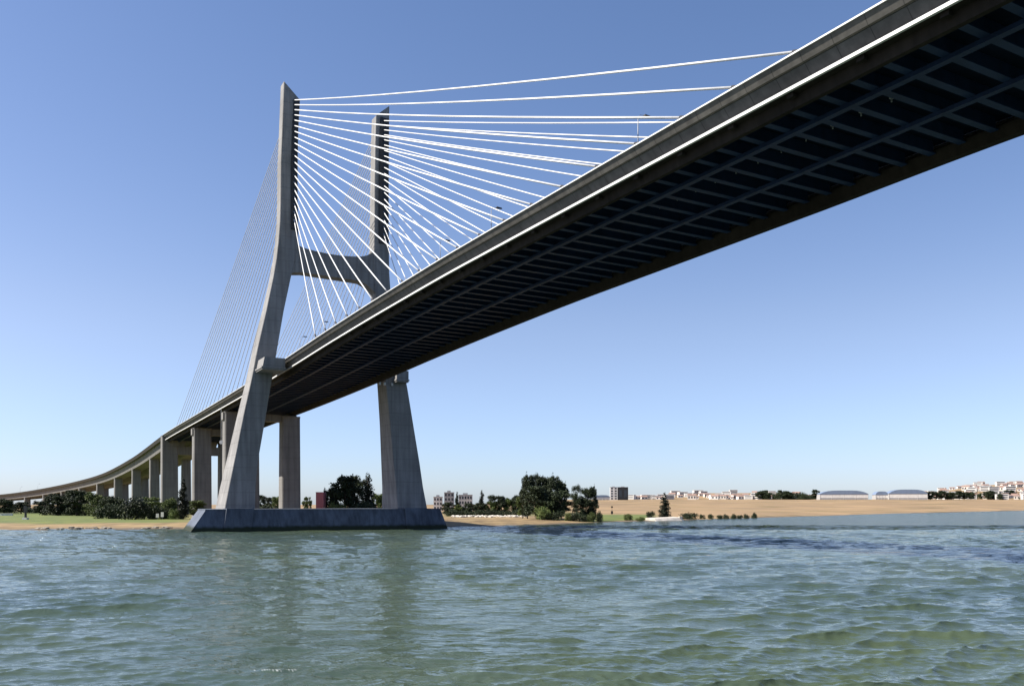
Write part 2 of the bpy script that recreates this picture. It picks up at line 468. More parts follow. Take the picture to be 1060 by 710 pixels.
    ds = N(nt, 'ShaderNodeMath', operation='MULTIPLY_ADD'); ds.inputs[1].default_value = 4.5; nt.links.new(b2.outputs[0], ds.inputs[0]); nt.links.new(r4.outputs[0], ds.inputs[2])
    mp = N(nt, 'ShaderNodeMapping'); mp.inputs['Scale'].default_value = (.55, 1.25, 1); mp.inputs['Rotation'].default_value = (0, 0, R(10)); nt.links.new(pos, mp.inputs[0])
    n1 = N(nt, 'ShaderNodeTexNoise'); n1.inputs['Scale'].default_value = 1.1; n1.inputs['Detail'].default_value = 4; n1.inputs['Roughness'].default_value = .5; n1.inputs['Distortion'].default_value = .6
    nt.links.new(mp.outputs[0], n1.inputs['Vector'])
    bn = N(nt, 'ShaderNodeBump'); bn.inputs['Strength'].default_value = 1.0
    nt.links.new(ds.outputs[0], bn.inputs['Distance']); nt.links.new(n1.outputs[0], bn.inputs['Height'])
    nt.links.new(bn.outputs[0], p.inputs['Normal'])
    me.materials.append(mt)
    tag(link_mesh('water', me), kind='structure')
build_water()

# ---------------------------------------------------------------- bridge axis
TH = math.atan(510 / 900.0)
UC, S0 = 96.0, 298.8                       # deck centre line; station of the pylon's front face
S1, RAD = 590.0, 2500.0                    # where the viaduct starts to bend, bend radius
ztop = pchip([-130, 45, 105, 160, 200, 246, 291, 359, 444, 578, 728, 864, 988, 1098, 1220, 1320, 1700],
             [57.5, 60.7, 60.8, 60.75, 60.2, 59.1, 57.6, 55.8, 54.2, 51.8, 43.3, 35.2, 30.6, 26.8, 22.8, 20.3, 14.5])
rdep = pchip([-130, 65, 100, 140, 180, 215, 266, 310, 400, 600], [4.6, 4.6, 5.0, 5.1, 5.15, 5.2, 5.2, 5.15, 5.0, 4.8])
def axis(s, o):
    """plan point at station s, lateral offset o (right +), in the bridge's own frame (u, s)"""
    if s <= S1: return (UC + o, s)
    a = (s - S1) / RAD
    return (UC - RAD + (RAD + o) * math.cos(a), S1 + (RAD + o) * math.sin(a))
def sweep(name, secf, stations, mat, parent, smooth=False):
    mb = MB()
    rings = []
    for s in stations:
        z0 = ztop(s)
        rings.append([(*axis(s, o), z0 + dz) for o, dz in secf(s)])
    mb.loft(rings)
    return mb.build(name, mat, parent, smooth)
def stations(a, b, step):
    n = max(1, int(round((b - a) / step)))
    return [a + (b - a) * i / n for i in range(n + 1)]

# the bridge's own frame: local x = across the deck, local y = along it, origin under the camera's column at water level
bridge = empty('cable_stayed_bridge', (0, 0, 0), TH)
tag(bridge, 'huge grey concrete cable-stayed bridge with H-shaped pylon and white cables spanning the water', 'bridge')
BR = Matrix.Rotation(TH, 4, 'Z')
def bw(u, s, z): return BR @ Vector((u, s, z))

# --- pylon
def leg(levels, name='pylon_leg'):
    """levels: (z, u_left, u_right, depth) with a small chamfer on every corner"""
    rings = []
    for z, a, b, d in levels:
        c = .16
        q = [(a + c, S0), (b - c, S0), (b, S0 + c), (b, S0 + d - c), (b - c, S0 + d), (a + c, S0 + d), (a, S0 + d - c), (a, S0 + c)]
        rings.append([(u, s, z(u) if callable(z) else z) for u, s in q])
    return MB().loft(rings).build(name, M['pylon'], bridge)
near = leg([(6.9, 59.4, 69.4, 16), (15, 60.9, 69.6, 14.6), (24, 62.7, 70.5, 13), (38.5, 65.5, 73.0, 10.5), (50, 68.0, 74.9, 9), (62, 70.3, 76.9, 8), (75, 73.2, 79.1, 6.6),
            (87, 75.6, 81.6, 5.6), (93, 76.6, 83.0, 5.2), (99, 77.3, 84.2, 5), (106, 77.8, 84.2, 4.8), (114, 78.0, 84.0, 4.7), (126, 78.1, 84.0, 4.6), (138, 78.6, 84.2, 4.5),
            (lambda u: 154.0 - 5.2 * (u - 79.2) / 5.6, 79.2, 84.8, 4.5)])
far = leg([(6.9, 121.0, 132.9, 16), (15, 120.4, 131.2, 14.2), (24, 119.4, 129.8, 12.6), (38.5, 118.0, 127.2, 10.5), (51, 116.6, 125.0, 9), (62, 115.4, 122.8, 8), (75, 113.8, 120.3, 6.6),
           (86, 112.4, 118.3, 5.6), (93, 111.8, 117.8, 5.2), (100, 111.8, 117.7, 5), (112, 112.0, 117.6, 4.8), (126, 112.1, 117.6, 4.6), (140, 112.3, 117.7, 4.5),
           (lambda u: 149.5 + 4.6 * min(1, (u - 112.6) / 2.6), 112.6, 117.8, 4.5)])
# crossbeam with curved haunches running into the far leg
mb = MB(); rings = []
for u in [81.6, 83, 86, 90, 95, 100, 104, 107, 109, 110.6, 112.4]:
    t = (u - 81.6) / (112.4 - 81.6)
    top = 98.6 - 1.6 * math.sin(math.pi * t) + (2.2 * max(0, (u - 107) / 5.4) ** 2) + 1.2 * max(0, (86 - u) / 4.4) ** 2
    bot = 89.4 - .6 * t - 3.4 * max(0, (u - 106.5) / 5.9) ** 1.6 - 1.0 * max(0, (86 - u) / 4.4) ** 2
    rings.append([(u, S0 + .35, bot), (u, S0 + 4.9, bot), (u, S0 + 4.9, top), (u, S0 + .35, top)])
mb.loft(rings).build('pylon_crossbeam', M['pylon'], bridge)
# dark steel strips that carry the cable anchors
def strip(lv):
    rings = [[(a, S0 - .5, z), (b, S0 - .5, z), (b, S0 + .25, z), (a, S0 + .25, z)] for z, a, b in lv]
    return MB().loft(rings)
strip([(103.5, 81.6, 83.9), (114, 81.5, 83.7), (126, 81.6, 83.7), (138, 82.0, 83.9), (148.6, 82.6, 84.5)]).build('anchor_strip', M['black'], near)
strip([(103.5, 113.6, 117.2), (114, 113.6, 117.2), (126, 113.7, 117.2), (138, 113.8, 117.2), (149.2, 114.2, 117.4)]).build('anchor_strip', M['black'], far)
# bearing brackets beside the deck
def bracket(parent, u0, u1, z0, z1, fwd, wedge):
    mb = MB()
    y0, y1 = S0 - fwd, S0 + 10.5
    mb.hexa([(u0, y0, z0), (u1, y0, z0), (u1, y1, z0), (u0, y1, z0)], [(u0 + wedge, y0, z1), (u1, y0, z1), (u1, y1, z1), (u0 + wedge, y1, z1)])
    mb.hexa([(u0 - .25, y0 - .25, z0 + .5), (u1 + .25, y0 - .25, z0 + .5), (u1 + .25, y1 + .25, z0 + .5), (u0 - .25, y1 + .25, z0 + .5)],
            [(u0 - .2, y0 - .25, z0 + 1.0), (u1 + .25, y0 - .25, z0 + 1.0), (u1 + .25, y1 + .25, z0 + 1.0), (u0 - .2, y1 + .25, z0 + 1.0)])
    return mb.build('bearing_bracket', M['pylon'], parent)
bracket(near, 69.6, 77.2, 53.2, 57.3, 9, .8)
bracket(far, 119.4, 124.0, 53.2, 57.4, 3.2, 0)
for uu in (113.4, 115.4, 118.2):  # added white blocks, standing in for bright gaps beside the bracket
    MB().box(uu, uu + .7, S0 - .9, S0 - .1, 52.0, 52.9).build('gap_light_block', M['white'], far)
# ship-impact base
mb = MB()
pb = [(46.2, 283.2), (90, 282.6), (133.0, 281.4), (135.6, 287), (135.6, 318), (132, 325), (56, 325), (49.6, 319)]
pt = [(50.8, 285.2), (91, 284.5), (131.2, 283.4), (133.4, 288), (133.4, 317), (131, 322.5), (58, 322.5), (54.0, 317)]
mb.loft([[(u, s, -3.0) for u, s in pb], [(u, s, 0.2) for u, s in pb], [(u, s, 6.6) for u, s in pt], [(u, s, 7.1) for u, s in pt]])
base = mb.build('pylon_base', M['base'], bridge)
MB().hexa([(u, s, -2) for u, s in ((55.6, 282.4), (64.2, 282.2), (64.2, 287), (55.6, 287))], [(u, s, 7.35) for u, s in ((57.2, 284.3), (65.6, 284.1), (65.6, 290), (57.2, 290))]).build('base_panel', M['base'], base)
MB().hexa([(u, s, -2) for u, s in ((117.4, 281.0), (126, 280.8), (126, 286), (117.4, 286))], [(u, s, 7.35) for u, s in ((117.4, 283.0), (125.4, 282.8), (125.4, 290), (117.4, 290))]).build('base_panel', M['base'], base)

# --- deck of the cable-stayed part
ST = stations(-130, 579.5, 7.1)
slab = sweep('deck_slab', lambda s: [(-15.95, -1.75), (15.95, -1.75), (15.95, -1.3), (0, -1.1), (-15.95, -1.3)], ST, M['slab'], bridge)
road = sweep('road_surface', lambda s: [(-14.2, -1.268), (14.2, -1.268), (14.2, -1.24), (0, -1.04), (-14.2, -1.24)], ST, M['asphalt'], slab)
for sg in (-1, 1):
    q = lambda pts: [(sg * a, b) for a, b in pts]
    par = sweep('parapet', lambda s: q([(-17.98, 0), (-17.72, 0), (-17.0, -1.02), (-17.36, -.98)]), ST, M['parapet'], slab)
    sweep('top_rail', lambda s: q([(-18.12, .02), (-17.7, .02), (-17.7, .22), (-18.12, .22)]), ST, M['white'], slab)
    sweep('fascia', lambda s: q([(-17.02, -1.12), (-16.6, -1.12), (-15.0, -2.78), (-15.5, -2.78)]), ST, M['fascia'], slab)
    sweep('shadow_gap_strip', lambda s: q([(-17.2, -.85), (-16.3, -.85), (-16.3, -1.115), (-16.95, -1.115)]), ST, M['black'], slab)  # black strip painting the shadow gap below the parapet
    sweep('edge_ledge', lambda s: q([(-16.75, -2.72), (-16.4, -2.72), (-16.4, -3.12), (-16.75, -3.12)]), ST, M['white'], slab)
    sweep('ledge_soffit', lambda s: q([(-16.395, -2.8), (-14.6, -2.8), (-14.6, -3.08), (-16.395, -3.08)]), ST, M['girder'], slab)  # ledge underside in dark girder tone, shade put into its colour
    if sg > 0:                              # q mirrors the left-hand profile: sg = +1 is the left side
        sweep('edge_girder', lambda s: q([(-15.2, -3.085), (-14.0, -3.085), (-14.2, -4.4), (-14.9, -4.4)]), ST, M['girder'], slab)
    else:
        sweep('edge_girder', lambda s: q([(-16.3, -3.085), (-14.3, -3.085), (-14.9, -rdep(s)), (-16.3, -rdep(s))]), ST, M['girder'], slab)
def girder_mb(s, mb=None):
    mb = mb or MB()
    z = ztop(s)
    for x0, x1 in ((-13.95, 14.25),):
        mb.box(UC + x0, UC + x1, s - .12, s + .12, z - 3.44, z - 1.77)
        mb.box(UC + x0, UC + x1, s - .52, s + .52, z - 3.62, z - 3.445)
    return mb
g_first = 32.0
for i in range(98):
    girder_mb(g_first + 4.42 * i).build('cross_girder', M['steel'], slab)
rest = MB()
s = g_first - 4.42
while s > -128: girder_mb(s, rest); s -= 4.42
s = g_first + 4.42 * 98
while s < 577: girder_mb(s, rest); s += 4.42
tag(rest.build('cross_girder', M['steel'], slab), kind='stuff')
for o, w in ((-8.6, .45), (2.8, .42)):
    sweep('service_beam', lambda s: [(o - w, -3.64), (o + w, -3.64), (o + w, -4.15), (o - w, -4.15)], ST, M['steel'], slab)
for i in range(8, 52):
    s = g_first + 4.42 * (i + .5)
    MB().box(UC - 3.5, UC - 3.0, s - .2, s + .2, ztop(s) - 2.5, ztop(s) - 1.77).tube([(UC - 3.25, s, ztop(s) - 2.5), (UC - 3.25, s, ztop(s) - 2.9)], .1).build('drain_spout', M['lampgrey'], slab)
# small fixing brackets on the near girder
for i in range(20):
    s = 44 + 9.94 * i
    z = ztop(s)
    MB().box(UC - 16.1, UC - 15.5, s - .5, s + .5, z - 3.6, z - 3.085).build('anchor_box', M['girder'], slab)

# --- stay cables: 20 per half plane
NC = 20
def cable(p0, p1, rad, sleeve, mat='cable'):
    p0, p1 = Vector(p0), Vector(p1)
    L = (p1 - p0).length
    pts = []
    for i in range(9):
        t = i / 8
        p = p0.lerp(p1, t)
        p.z -= .0035 * L * 4 * t * (1 - t)
        pts.append(p)
    c = MB().tube(pts, rad, 8).build('stay_cable', M[mat], bridge, True)
    if sleeve:
        d = (pts[7] - pts[8]).normalized()
        MB().tube([pts[8] - d * .6, pts[8] + d * 2.6], rad * 1.55, 8).build('anchor_pipe', M['black'], c, True)
for i in range(NC):
    dist = 39.0 + (229 - 39) / (NC - 1) * (NC - 1 - i)                     # i = 0 is the longest, highest cable
    zz = 148.2 - 1.62 * i - .0285 * i * i
    for uu, ud, plane in ((82.6, 78.7, 0), (115.4, 113.4, 1)):
        sf = S0 - dist
        cable((uu + .05 * (NC - i) / NC, S0 - .3, zz), (ud, sf, ztop(sf) - .1), .175 if plane == 0 else .16, True)
        sb = S0 + 5 + dist
        cable((uu, S0 + 4.6, zz), (ud, sb, ztop(sb) - .1), .12, False, 'shaded_cable')

# --- piers of the back span
def pier_column(u0, u1, s0, s1, ztop_, zbot, parent, name='pier_column', place=None):
    f = place or (lambda u, s: (u, s))
    rings = []
    for z, e in ((zbot, .6), (zbot + 1.5, .25), (ztop_ - 1.2, 0), (ztop_, 0.15)):
        a, b, c_, d = u0 - e, u1 + e, s0 - e, s1 + e
        k = .5
        q = [(a + k, c_), (b - k, c_), (b, c_ + k), (b, d - k), (b - k, d), (a + k, d), (a, d - k), (a, c_ + k)]
        rings.append([(*f(u, s), z) for u, s in q])
    return MB().loft(rings).build(name, M['pier'], parent)
for sp in (S0 + 104, S0 + 184):
    zt = ztop(sp) - 5.2
    pier_column(80.3, 89.2, sp, sp + 6, zt + .6, -.5, bridge)
    pier_column(106.0, 114.4, sp, sp + 6, zt - .2, -.5, bridge)
    MB().box(79.6, 113, sp + 1, sp + 5, zt - 3.0, zt + .3).build('crosshead', M['pier'], bridge)

# ---------------------------------------------------------------- approach viaduct
viaduct = empty('approach_viaduct', (0, 0, 0), TH)
tag(viaduct, 'long curving concrete approach viaduct on paired columns descending behind the trees on the left', 'viaduct')
SV = stations(580.0, 1700, 20)
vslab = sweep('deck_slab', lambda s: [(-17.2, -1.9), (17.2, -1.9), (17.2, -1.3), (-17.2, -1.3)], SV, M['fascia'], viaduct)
sweep('road_surface', lambda s: [(-15, -1.295), (15, -1.295), (15, -1.25), (-15, -1.25)], SV, M['asphalt'], vslab)
for sg in (-1, 1):
    q = lambda pts: [(sg * a, b) for a, b in pts]
    sweep('parapet', lambda s: q([(-18.0, 0), (-17.7, 0), (-16.9, -2.0), (-17.2, -2.0)]), SV, M['black'], vslab)
    sweep('box_girder', lambda s: q([(-15.6, -1.92), (-4.0, -1.92), (-5.2, -6.6), (-14.2, -6.6)]), SV, M['pier'], vslab)
# the transition pier closes the cable-stayed part: tall wall columns up to road level
sp = 576.5
zt = ztop(sp)
p_ = MB()
trans = pier_column(77.6, 87.0, sp + 4, sp + 10.5, zt - .2, -.5, viaduct, 'transition_column')
pier_column(112.4, 119.0, sp + 4, sp + 10.5, zt - 2.4, -.5, viaduct, 'transition_column')
MB().box(86.6, 112.8, sp + 4.6, sp + 9.8, zt - 12, zt - 6.7).build('crosshead', M['pier'], viaduct)
s = 664.0
while s < 1650:
    def pl(u, q, s=s):
        a = max(0.0, (s - S1) / RAD)
        c0 = axis(s, 0)
        du, dq = u - UC, q - s
        return (c0[0] + du * math.cos(a) - dq * math.sin(a), c0[1] + du * math.sin(a) + dq * math.cos(a))
    wp = bw(*axis(s, 0), 0)
    zb = gz(wp.x, wp.y) - 1.0
    zt = ztop(s) - 6.55
    if zt - zb > 2:
        for u0, u1 in ((81.8, 88.2), (103.4, 109.6)):
            pier_column(u0, u1, s, s + 3.6, zt, zb, viaduct, place=pl)
    s += 78.0

# ---------------------------------------------------------------- street lamps on the bridge
def make_lamp(h, reach):
    t = empty('street_lamp')
    MB().tube([(0, 0, -.05), (0, 0, h * .6), (0, 0, h - .6)], [.09, .075, .06], 8).tube([(0, 0, h - .6), (reach * .3, 0, h - .1), (reach, 0, h)], .035, 6).build('lamp_post', M['lampgrey'], t, True)
    MB().hexa([(reach - .25, -.3, h - .16), (reach + 1.0, -.2, h - .12), (reach + 1.0, .2, h - .12), (reach - .25, .3, h - .16)],
              [(reach - .2, -.25, h + .12), (reach + .9, -.15, h + .08), (reach + .9, .15, h + .08), (reach - .2, .25, h + .12)]).build('lamp_head', M['black'], t)
    return t
lamp0 = make_lamp(8.2, 1.4)
lamp_spots = [(105, 'street lamp on the bridge parapet nearest the right edge of the cable fan'),
              (152, 'street lamp on the bridge between the long cables, second from the right'),
              (176, 'middle street lamp of the five rising above the deck in front of the pylon'),
              (264, 'street lamp just right of the near pylon leg beneath the crossbeam'),
              (287, 'street lamp closest to the near pylon leg above its bearing bracket')]
for i, (s, lb) in enumerate(lamp_spots):
    o = lamp0 if i == 0 else copy_tree(lamp0)
    p = bw(UC - 14.6, s, ztop(s) - 1.25)
    o.location = p
    o.rotation_euler = (0, 0, TH)
    tag(o, lb, 'street lamp', 'street lamps along the bridge deck')
for s, lb in ((1150, 'street lamp on the far left viaduct where it nears the ground'), (1225, 'street lamp at the left end of the viaduct beside the frame edge')):
    o = copy_tree(lamp0)
    x, y = axis(s, -15.4)
    o.location = bw(x, y, ztop(s) - 1.26)
    o.rotation_euler = (0, 0, TH + (s - S1) / RAD)
    tag(o, lb, 'street lamp', 'street lamps along the bridge deck')

# ---------------------------------------------------------------- trees and bushes
def crown_mesh(name, kind, seed, mat, n):
    r = np.random.default_rng(seed)
    cl = []
    if kind == 'broad':
        for i in range(46):
            a, z = r.random() * 6.283, .14 + .78 * r.random()
            w = .34 * math.sqrt(max(0.03, 1 - ((z - .52) / .52) ** 2))
            d = w * math.sqrt(r.random())
            cl.append((d * math.cos(a), d * math.sin(a), z, .06 + .07 * r.random(), .05 + .05 * r.random()))
    elif kind == 'cypress':
        for i in range(26):
            z = .06 + .9 * i / 25
            w = .13 * (1 - z) ** .55 * min(1, (z + .05) * 5) + .012
            a = r.random() * 6.283
            cl.append((w * .45 * math.cos(a), w * .45 * math.sin(a), z, w * .85, .06))
    elif kind == 'pine':
        for i in range(22):
            a, z = r.random() * 6.283, .62 + .32 * r.random()
            d = .40 * math.sqrt(r.random()) * (1.25 - z * .5)
            cl.append((d * math.cos(a), d * math.sin(a), z - d * .25, .10 + .06 * r.random(), .05 + .03 * r.random()))
    else:                                                       # bush
        for i in range(26):
            a = r.random() * 6.283
            d = .75 * math.sqrt(r.random())
            z = .02 + (.8 - .45 * d) * r.random()
            cl.append((d * math.cos(a), d * math.sin(a), z, .24 + .14 * r.random(), .15 + .1 * r.random()))
    cl = np.array(cl)
    wgt = cl[:, 3] ** 2 * cl[:, 4]
    idx = r.choice(len(cl), n, p=wgt / wgt.sum())
    dirs = r.normal(size=(n, 3)); dirs /= np.linalg.norm(dirs, axis=1)[:, None]
    rad = r.random(n) ** .55 * (1 + .25 * np.abs(r.normal(size=n)))
    c = cl[idx]
    P = c[:, :3] + dirs * rad[:, None] * np.stack([c[:, 3], c[:, 3], c[:, 4]], -1)
    ls = {'broad': .023, 'cypress': .017, 'pine': .018, 'bush': .05}[kind]
    u = r.normal(size=(n, 3)); u /= np.linalg.norm(u, axis=1)[:, None]
    v = np.cross(u, r.normal(size=(n, 3))); v /= np.linalg.norm(v, axis=1)[:, None]
    sz = ls * (.6 + .8 * r.random(n))[:, None]
    q = np.stack([P - u * sz, P - v * sz * .55, P + u * sz, P + v * sz * .55], 1).reshape(-1, 3)
    me = bpy.data.meshes.new(name)
    me.vertices.add(4 * n); me.vertices.foreach_set('co', q.ravel())
    me.loops.add(4 * n); me.loops.foreach_set('vertex_index', np.arange(4 * n, dtype=np.int32))
    me.polygons.add(n); me.polygons.foreach_set('loop_start', np.arange(0, 4 * n, 4, dtype=np.int32))
    me.update(calc_edges=True)
    me.materials.append(mat)
    return me
def trunk_mesh(kind, seed):
    r = random.Random(seed)
    mb = MB()
    top = {'broad': .62, 'cypress': .9, 'pine': .72, 'bush': .4}[kind]
    rb = {'broad': .022, 'cypress': .02, 'pine': .018, 'bush': .03}[kind]
    bend = r.uniform(-.04, .04)
    pts = [(0, 0, -.03), (bend * .4, 0, top * .4), (bend, bend * .5, top)]
    mb.tube(pts, [rb * 1.3, rb, rb * .3], 7)
    if kind in ('broad', 'pine', 'bush'):
        for k in range(5):
            a = k * 1.257 + r.uniform(-.4, .4)
            z0 = top * r.uniform(.4, .8)
            ln = {'broad': .24, 'pine': .28, 'bush': .5}[kind]
            mb.tube([(bend * z0, 0, z0), (bend * z0 + ln * .5 * math.cos(a), ln * .5 * math.sin(a), z0 + .10), (bend * z0 + ln * math.cos(a), ln * math.sin(a), z0 + .18)], [rb * .5, rb * .35, rb * .12], 5)
    return mb.mesh('trunk', M['bark'], True)
VAR = {}
for kind, n, mats in (('broad', 8500, ('leaf_dark', 'leaf_green')), ('cypress', 4200, ('leaf_cypress',)), ('pine', 3600, ('leaf_dark',)), ('bush', 2600, ('leaf_dark', 'leaf_green'))):
    for mt in mats:
        for v in range(3 if kind in ('broad', 'bush') else 2):
            VAR.setdefault((kind, mt), []).append((crown_mesh('crown', kind, 31 * v + len(kind) + len(mt), M[mt], n), trunk_mesh(kind, v + 3)))
NAMES = {'broad': 'broadleaf_tree', 'cypress': 'cypress_tree', 'pine': 'pine_tree', 'bush': 'bush'}
_cnt = [0]
def plant(kind, mt, x, Y, ytop, wpx, label, group=None, cat=None):
    """a plant rooted in the ground at depth Y on column x of the photograph, as high as its top shows and wpx wide"""
    p = at(x, Y)
    p.z = gz(p.x, p.y)
    H = z_px(ytop, Y) - p.z
    vr = VAR[(kind, mt)]
    cm, tm = vr[_cnt[0] % len(vr)]
    _cnt[0] += 1
    t = empty(NAMES[kind], p, random.uniform(0, 6.28))
    unit = {'broad': .84, 'cypress': .27, 'pine': .95, 'bush': 2.0}[kind]
    w = wpx / F * Y / unit
    t.scale = (w, w, H / .98)
    link_mesh('crown', cm, t)
    link_mesh('trunk', tm, t)
    tag(t, label, cat or ('bush' if kind == 'bush' else 'tree'), group)
    return t

# left bank row under the viaduct
GL = 'trees on the left bank'
for x, Y, yt, w, kind, mt, lb in [
    (4, 640, 515, 22, 'broad', 'leaf_dark', 'dark tree at the far left edge below the low end of the viaduct'),
    (22, 660, 519, 20, 'broad', 'leaf_dark', 'low dark tree second from the left edge behind the marker post'),
    (42, 670, 518, 20, 'broad', 'leaf_dark', 'low dark tree on the left bank right of the marker post'),
    (60, 560, 509, 27, 'broad', 'leaf_dark', 'round dark tree on the left bank with the grass in front of it'),
    (79, 545, 507, 28, 'broad', 'leaf_dark', 'tallest dark tree of the left bank row below the viaduct columns'),
    (97, 520, 509, 24, 'broad', 'leaf_green', 'olive green tree in the middle of the left bank row'),
    (116, 480, 512, 26, 'broad', 'leaf_dark', 'dark tree behind the big round bush of the left bank'),
    (156, 470, 513, 24, 'broad', 'leaf_green', 'green tree before the paired viaduct columns right of the big round bush'),
    (176, 440, 515, 22, 'broad', 'leaf_green', 'lighter green tree beside the cypress left of the pylon base'),
    (204, 436, 517, 24, 'broad', 'leaf_green', 'green tree at the foot of the nearest left pier column')]:
    plant(kind, mt, x, Y, yt, w, lb, GL)
for x, Y, yt, w, mt, lb in [
    (137, 420, 510, 36, 'leaf_dark', 'big round dark bush standing on the left bank grass'),
    (112, 440, 515, 26, 'leaf_dark', 'dark bush touching the left side of the big round bush'),
    (160, 430, 519, 22, 'leaf_dark', 'dark bush right of the big round bush on the left bank'),
    (92, 560, 518, 26, 'leaf_dark', 'dark bush under the olive green tree of the left bank'),
    (68, 590, 520, 30, 'leaf_dark', 'wide dark bush beneath the tallest trees of the left bank'),
    (182, 425, 522, 16, 'leaf_green', 'small green bush left of the pylon base beside the cypress foot'),
    (10, 690, 522, 24, 'leaf_dark', 'low dark bush at the left edge of the bank'),
    (38, 700, 522, 30, 'leaf_dark', 'low wide dark bush behind the marker post'),
    (55, 575, 519, 26, 'leaf_dark', 'dark bush under the round tree of the left bank'),
    (80, 560, 517, 24, 'leaf_dark', 'dark bush below the tallest tree of the left bank'),
    (104, 500, 518, 24, 'leaf_green', 'olive bush right of the olive tree on the left bank'),
    (124, 455, 517, 22, 'leaf_dark', 'dark bush just behind the big round bush'),
    (150, 445, 519, 20, 'leaf_dark', 'dark bush between the big round bush and the white boards'),
    (171, 432, 521, 18, 'leaf_dark', 'dark bush behind the white boards left of the pylon base')]:
    plant('bush', mt, x, Y, yt, w, lb, 'bushes on the left bank')
plant('cypress', 'leaf_cypress', 189.5, 424, 495, 11, 'slim black-green cypress in front of the pier columns left of the pylon')

# between the pylon legs
GP = 'trees seen between the pylon legs'
for x, Y, yt, w, kind, mt, lb in [
    (358, 430, 492, 36, 'broad', 'leaf_dark', 'big dark tree in the middle between the pylon legs'),
    (380, 425, 490, 17, 'cypress', 'leaf_cypress', 'dark pointed cypress right of the big tree between the pylon legs'),
    (344, 440, 502, 20, 'broad', 'leaf_dark', 'smaller dark tree on the left shoulder of the big tree between the legs'),
    (368, 445, 497, 26, 'broad', 'leaf_dark', 'dark tree filling in behind the cypress between the legs'),
    (336, 430, 505, 7, 'cypress', 'leaf_cypress', 'thin dark cypress right beside the pink red truck'),
    (391, 440, 510, 16, 'broad', 'leaf_green', 'brownish green tree low against the far pylon leg'),
    (270, 700, 512, 12, 'broad', 'leaf_dark', 'distant tree just right of the near pylon leg'),
    (279, 720, 514, 14, 'broad', 'leaf_dark', 'distant tree left of the right pier column between the legs'),
    (287, 710, 513, 12, 'broad', 'leaf_green', 'distant olive tree touching the right pier column'),
    (318, 600, 513, 12, 'broad', 'leaf_green', 'small olive tree between right pier column and pink red truck')]:
    plant(kind, mt, x, Y, yt, w, lb, GP)
plant('bush', 'leaf_green', 349, 415, 511, 22, 'olive bush in front of the big tree between the pylon legs', 'bushes between the pylon legs')
plant('bush', 'leaf_dark', 372, 415, 514, 30, 'dark bush under the cypress between the pylon legs', 'bushes between the pylon legs')
plant('bush', 'leaf_dark', 277, 690, 519, 26, 'low dark bush behind the near end of the pylon base', 'bushes between the pylon legs')

# right of the pylon: hedge-like line and the great cluster
GR = 'trees of the big cluster right of the pylon'
for x, Y, yt, w, kind, mt, lb in [
    (546, 440, 491, 20, 'broad', 'leaf_dark', 'tall dark tree forming the left corner of the big cluster'),
    (554, 450, 488, 15, 'pine', 'leaf_dark', 'tallest dark tree of the big cluster with a pointed top'),
    (562, 445, 493, 24, 'broad', 'leaf_dark', 'broad dark tree in the centre of the big cluster'),
    (573, 440, 492, 22, 'broad', 'leaf_dark', 'dark tree right of the centre of the big cluster'),
    (581, 445, 496, 20, 'broad', 'leaf_dark', 'dark tree on the sloping right shoulder of the big cluster'),
    (556, 430, 503, 34, 'broad', 'leaf_dark', 'wide dark tree filling the lower left of the big cluster'),
    (578, 428, 507, 30, 'broad', 'leaf_dark', 'wide dark tree filling the lower right of the big cluster'),
    (597, 425, 500, 14, 'pine', 'leaf_dark', 'thin round-topped tree with bare trunk right of the big cluster'),
    (606, 428, 502, 16, 'pine', 'leaf_dark', 'flat-topped tree with bare trunk, second from the right of the cluster'),
    (613, 424, 503, 15, 'broad', 'leaf_dark', 'rightmost dark tree of the cluster above the green grass'),
    (603, 425, 513, 24, 'broad', 'leaf_dark', 'low dark tree below the two bare-trunked trees'),
    (541, 455, 505, 14, 'broad', 'leaf_green', 'grey green tree at the left foot of the big cluster')]:
    plant(kind, mt, x, Y, yt, w, lb, GR)
plant('bush', 'leaf_green', 562, 418, 517, 22, 'bright green bush in front of the big dark tree cluster', 'bushes below the big cluster')
plant('bush', 'leaf_green', 588, 416, 527, 8, 'small yellow green bush left of the bare-trunked trees', 'bushes below the big cluster')
plant('bush', 'leaf_green', 612, 415, 526, 9, 'small yellow green bush below the rightmost cluster tree', 'bushes below the big cluster')
plant('bush', 'leaf_dark', 572, 420, 525, 30, 'dark undergrowth bush at the foot of the big cluster', 'bushes below the big cluster')
plant('bush', 'leaf_dark', 600, 418, 527, 24, 'dark undergrowth bush at the foot of the bare-trunked trees', 'bushes below the big cluster')
plant('bush', 'leaf_dark', 621, 416, 526, 8, 'small dark bush at the right end of the cluster', 'bushes below the big cluster')
GH = 'trees of the low line between pylon and big cluster'
hl = [(463, 519, 14, 'broad', 'leaf_dark', 'low dark tree next to the right end of the pylon base'),
      (473, 509, 6, 'cypress', 'leaf_cypress', 'thin dark cypress in front of the grey apartment block'),
      (474, 521, 16, 'broad', 'leaf_green', 'low olive tree below the grey apartment block'),
      (486, 520, 16, 'broad', 'leaf_dark', 'low dark tree below the cream apartment block'),
      (499, 507, 7, 'cypress', 'leaf_cypress', 'tall thin cypress standing alone above the low tree line'),
      (497, 520, 18, 'broad', 'leaf_dark', 'low dark tree around the foot of the lone tall cypress'),
      (509, 510, 12, 'pine', 'leaf_dark', 'round-topped tree right of the lone tall cypress'),
      (509, 518, 16, 'broad', 'leaf_green', 'grey green tree under the round-topped one'),
      (519, 513, 16, 'broad', 'leaf_dark', 'dark loose tree in the middle of the low tree line'),
      (527, 515, 16, 'broad', 'leaf_green', 'olive tree in the right part of the low tree line'),
      (535, 511, 14, 'broad', 'leaf_dark', 'dark tree joining the low tree line to the big cluster')]
